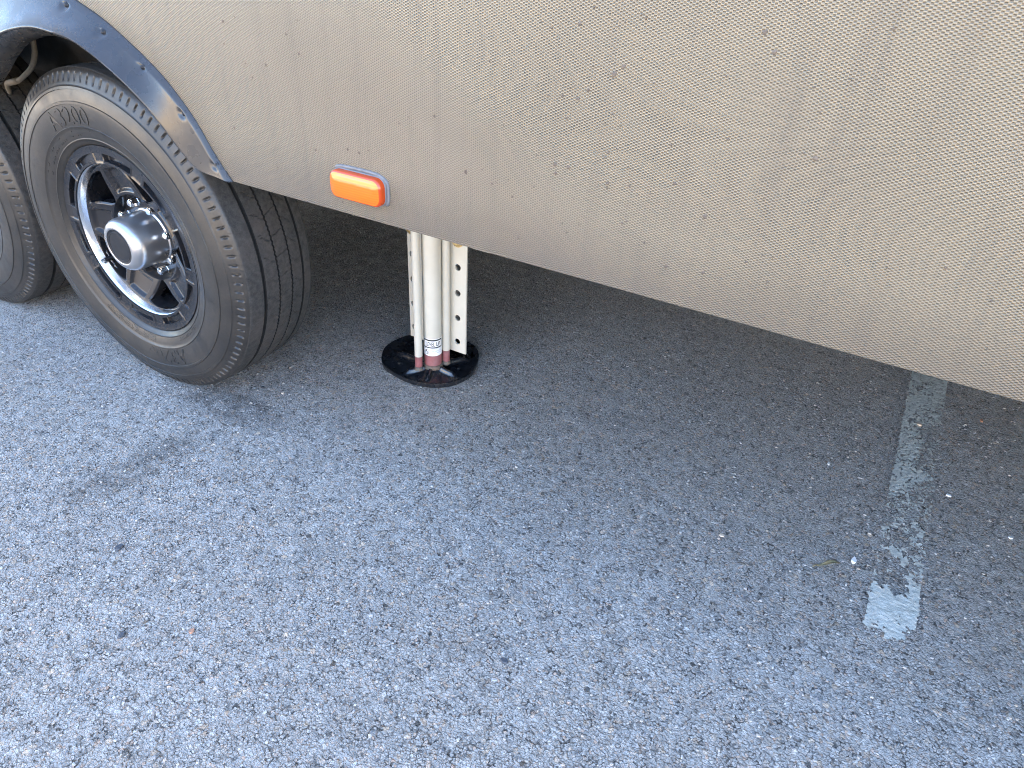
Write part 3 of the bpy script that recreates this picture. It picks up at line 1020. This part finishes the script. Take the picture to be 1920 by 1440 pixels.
# foot pad: outline on the ground taken round the rim
PADO = [(.420, .364), (.396, .408), (.393, .458), (.411, .506), (.458, .545), (.520, .571), (.575, .570), (.612, .553), (.638, .523), (.657, .480), (.668, .430), (.652, .374), (.617, .338), (.575, .322), (.532, .318), (.480, .326), (.445, .340)]
pc = np.array([.532, .440])
po = resample(PADO+[PADO[0]], 301)[:-1]
foot = np.array([.567, .400])
rows = []
RIBS = [R_(x) for x in (-68, 2, 62, 125, 175, 232)]
for i in range(300):
    p = po[i]
    d = p-foot; ang = math.atan2(d[1], d[0]); L = np.linalg.norm(d)
    row = []
    for t, z in ((0.05, .026), (.12, .0255), (.20, .0235), (.27, .019), (.34, .0155), (.42, .0135), (.5, .0125), (.58, .0118), (.66, .0112), (.74, .0108), (.82, .0105), (.90, .0108), (.955, .0125), (.985, .0150), (1.0, .0155), (1.004, .0140), (1.0, .004), (.985, .002)):
        bz = 0
        if .16 < t < .86:
            for rb_ in RIBS:
                dd = (ang-rb_+PI) % (2*PI)-PI
                lat = abs(dd)*L*t
                bz = max(bz, .0120*math.exp(-(lat/.0060)**4)*float(sstep(.18, .3, t)*(1-sstep(.66, .8, t))))
        q = foot+d*t
        row.append((q[0], q[1], z+bz))
    rows.append(row)
b = MB(); b.grid(rows, close_u=True, flip=False)
b.add([(foot[0], foot[1], .0262)]+[r_[0] for r_ in rows], [(0, 1+k, 1+(k+1) % 300) for k in range(300)])
pad = b.build('foot_pad', MT['pad'], jack, smooth=60, recalc=True)
for (hx, hy) in ((.452, .418), (.475, .372), (.605, .515), (.625, .44), (.585, .345)):
    b = MB(); b.zlathe([(.0042, .0124), (.0046, .0138), (.0030, .0148), (.0001, .0150)], 14, (hx, hy)); b.build('rivet', MT['pad'], jack)

# sticker round the main tube
x, y, r = JT['main']
def on_tube(u, z, off):      # u: metres along the tube wall, 0 faces the camera
    a = math.atan2(-1.277, .914)+u/r
    return (x+(r+off)*math.cos(a), y+(r+off)*math.sin(a), z)
def patch(b, u0, u1, z0, z1, off, n=20):
    b.grid([[on_tube(u0+(u1-u0)*i/n, z0, off), on_tube(u0+(u1-u0)*i/n, z1, off)] for i in range(n+1)])
b = MB()
patch(b, -.034, .034, .0665, .1180, .0003, 40)
b.cur = 1
patch(b, -.027, .028, .1120, .1165, .0006); patch(b, -.027, .028, .0905, .0940, .0006)
patch(b, -.027, -.0255, .0941, .1119, .0006, 3); patch(b, .0245, .028, .0941, .1119, .0006, 3)
patch(b, -.026, .012, .0880, .0888, .0006)
V, F = text_mesh('LEVEL UP', .0165, 0, .0003)
V[:, 0] *= .0400/V[:, 0].max()
b.add([on_tube(-.0200+vx+.06*vy, .0968+vy*1.06, .0007) for vx, vy, vz in V], F)
# round approval mark
NN = 28
ringp = [(.0062*math.cos(2*PI*k/NN), .0070*math.sin(2*PI*k/NN)) for k in range(NN)]
ringq = [(.0050*math.cos(2*PI*k/NN), .0057*math.sin(2*PI*k/NN)) for k in range(NN)]
b.add([on_tube(-.0165+a_, .0785+c_, .0006) for a_, c_ in ringp+ringq], [(k, (k+1) % NN, NN+(k+1) % NN, NN+k) for k in range(NN)])
for txt, du, dz in (('R', -.0200, .0785), ('L', -.0158, .0748)):
    V, F = text_mesh(txt, .0072, 0, .0003)
    b.add([on_tube(du+vx, dz+vy, .0007) for vx, vy, vz in V], F)
b.cur = 2
for q in range(7):
    patch(b, -.003+q*.0038, -.003+q*.0038+.0026, .0800+(q > 3)*.0008, .0830, .0006, 2)
for q in range(5):
    patch(b, .002+q*.0042, .002+q*.0042+.0028, .0752, .0772, .0006, 2)
b.build('sticker', [MT['white'], MT['ink'], MT['faintink']], jack, smooth=True)

# ------------------------------------------------------------------ worn parking stripe
def vnoise(xx, yy, sc_, seed):
    r_ = np.random.default_rng(seed)
    T = r_.random((256, 256))
    fx, fy = xx*sc_, yy*sc_
    ix, iy = np.floor(fx).astype(int), np.floor(fy).astype(int)
    tx, ty = fx-ix, fy-iy
    tx = tx*tx*(3-2*tx); ty = ty*ty*(3-2*ty)
    g_ = lambda i, j: T[i % 256, j % 256]
    return (g_(ix, iy)*(1-tx)+g_(ix+1, iy)*tx)*(1-ty)+(g_(ix, iy+1)*(1-tx)+g_(ix+1, iy+1)*tx)*ty
cs = .0021
nu, nv = 46, 1000
U, V_ = np.meshgrid(np.arange(nu)*cs, np.arange(nv)*cs, indexing='ij')
SL = .0235
bx0, by0 = 1.690, .135
Xw = bx0+U+SL*V_; Yw = by0+V_-.02*(U-.05)
n1 = .30*vnoise(Xw, Yw, 30, 1)+.40*vnoise(Xw, Yw*.8, 80, 2)+.30*vnoise(Xw, Yw, 170, 3)
n1 = (n1-.5)*1.75+.5
n2 = vnoise(Xw, Yw, 210, 4)*.6+vnoise(Xw, Yw, 420, 5)*.4
f = U/(nu*cs)
yy = V_+by0
cov = np.zeros_like(yy)
cov = np.where(yy < .30, 0, 0)
# chunky patch at the end of the line
e = ((np.abs(f-.47)/.50)**3+(np.abs(yy-.205-.02*(f-.5))/.066)**3)
cov = np.maximum(cov, .98-.42*e)
cov = np.maximum(cov, .50*sstep(.26, .29, yy)*(1-sstep(.50, .56, yy))*(1-.3*np.abs(f-.45)))
cov = np.maximum(cov, sstep(.50, .58, yy)*(.76-.36*sstep(.35, .75, f)))
cov = np.maximum(cov, sstep(.84, .98, yy)*.74)
cov = np.maximum(cov, sstep(1.02, 1.15, yy)*.86)
cov -= .55*sstep(.90, 1.0, f)*(1-.8*sstep(.85, 1.0, yy))+.55*(1-sstep(.0, .08, f))
cov -= .35*np.exp(-(((f-.58)/.13)**2+((yy-.262)/.030)**2))          # notch in the patch
cov -= .28*np.exp(-((yy-.875)/.05)**2)*sstep(.0, .3, f)
keep = (n1*.70+n2*.30) < cov*.92+.0
film_or_shade = (n2 > .56)*(yy > .34)*(f < .97)*(f > .03)*(np.random.default_rng(9).random(n2.shape) < .75*sstep(.34, .6, yy))
keep = keep | (film_or_shade > 0)
holes = (n2 < .30)*(yy > .3)
keep = keep & ~(holes > 0)
hz = .0016+.0016*n2+.0006*n1
vid = -np.ones((nu+1, nv+1), int)
verts = []; faces = []
def vget(i, j):
    if vid[i, j] < 0:
        vid[i, j] = len(verts)
        ii_, jj_ = min(i, nu-1), min(j, nv-1)
        verts.append((bx0+i*cs+SL*j*cs, by0+j*cs-.02*(i*cs-.05), float(hz[ii_, jj_])))
    return vid[i, j]
for i, j in np.argwhere(keep):
    faces.append((vget(i, j), vget(i+1, j), vget(i+1, j+1), vget(i, j+1)))
b = MB(); b.add(verts, faces)
tag(b.build('parking_stripe', MT['stripe'], smooth=True), kind='structure')

# ------------------------------------------------------------------ loose grit on the asphalt
b = MB()
def stone(mb, cx, cy, r, h=.6, z=0.0, n=6, rot=None):
    rot = random.random()*6.3 if rot is None else rot
    el = random.uniform(.7, 1.3)
    rings = []
    for (q, zz) in ((.85, -.15), (1.0, .25), (.62, .72)):
        ring = []
        for k in range(n):
            a = 2*PI*k/n+rot
            rr = r*q*(1+.22*random.uniform(-1, 1))
            px, py = rr*math.cos(a)*el, rr*math.sin(a)/el
            ring.append((cx+px, cy+py, z+2*r*h*zz))
        rings.append(ring)
    o = len(mb.v)
    mb.grid(rings, close_v=True)
    mb.f.append(tuple(o+2*n+k for k in range(n))); mb.mi.append(mb.cur)
for k in range(15000):
    gx = random.uniform(-.6, 2.3); gy = random.uniform(-1.0, 1.5)
    stone(b, gx, gy, random.choice([.0010, .0012, .0014, .0017, .0020, .0024, .0030]), .5, z=.0002, n=5)
tag(b.build('loose_grit', MT['grit'], smooth=False), kind='stuff')

# pebbles one can point to
PEB = [('white round pebble lying left of the isolated white paint patch', 1.662, .302, .0075, 'pebble_white', 10),
       ('peach coloured pebble lying on the painted stripe near the trailer', 1.751, .898, .0075, 'pebble_tan', 7),
       ('thin white chip just right of the worn painted stripe', 1.826, .631, .0055, 'pebble_white', 6),
       ('small white chip on asphalt left of the worn painted stripe', 1.571, .597, .0042, 'pebble_white', 6),
       ('reddish pebble on asphalt right of the stripe by the panel edge', 1.896, 1.013, .0060, 'pebble_red', 6),
       ('cream pebble on asphalt between the tyre and the jack foot', .308, .105, .0050, 'pebble_tan', 7),
       ('black pebble beside the tread of the front tyre', .249, .095, .0055, 'pebble_dark', 6),
       ('flat dark slate chip lying below the tyre, left in the foreground', .603, -.555, .0062, 'pebble_dark', 5),
       ('dark blue grey stone below the tyre, nearest the left picture edge', .428, -.436, .0078, 'pebble_dark', 8),
       ('reddish brown chip in the left foreground beside the slate chip', .694, -.489, .0052, 'pebble_red', 5),
       ('black stone lying alone in the central foreground', 1.176, -.259, .0066, 'pebble_dark', 6),
       ('tan pebble left of the dry leaf', 1.414, .226, .0050, 'pebble_tan', 6),
       ('pale grey pebble farthest right on the asphalt, past the stripe', 1.945, .555, .0050, 'pebble_grey', 6)]
for lab, px, py, r, mt, n in PEB:
    q = MB(); stone(q, 0, 0, r, .42, z=0, n=n, rot=.4)
    o = q.build('pebble', MT[mt], smooth=False, loc=(px, py, .001), bevel=r*.18)
    tag(o, lab, 'pebble', 'pebbles on the asphalt')

# dry curled leaf
q = MB()
rows = []
for i in range(13):
    t = i/12
    wdt = .0052*math.sin(PI*min(1, t*1.05))**.8*(1-.5*t)+.0006
    cx_ = -.022+.044*t; cz_ = .003+.004*math.sin(t*5)
    rows.append([(cx_, s_*wdt, cz_+.0025*abs(s_)) for s_ in (-1, -.5, 0, .5, 1)])
q.grid(rows)
q.tube([(.021, 0, .003), (.028, .001, .002), (.033, .003, .0015)], .0007, 6)
leaf = q.build('dry_leaf', MT['leaf'], loc=(1.618, .262, .0012)); leaf.rotation_euler = (.1, 0, R_(215))
sm = leaf.modifiers.new('thick', 'SOLIDIFY'); sm.thickness = .0004
tag(leaf, 'small dry brown leaf on the asphalt beside the white round pebble', 'leaf')
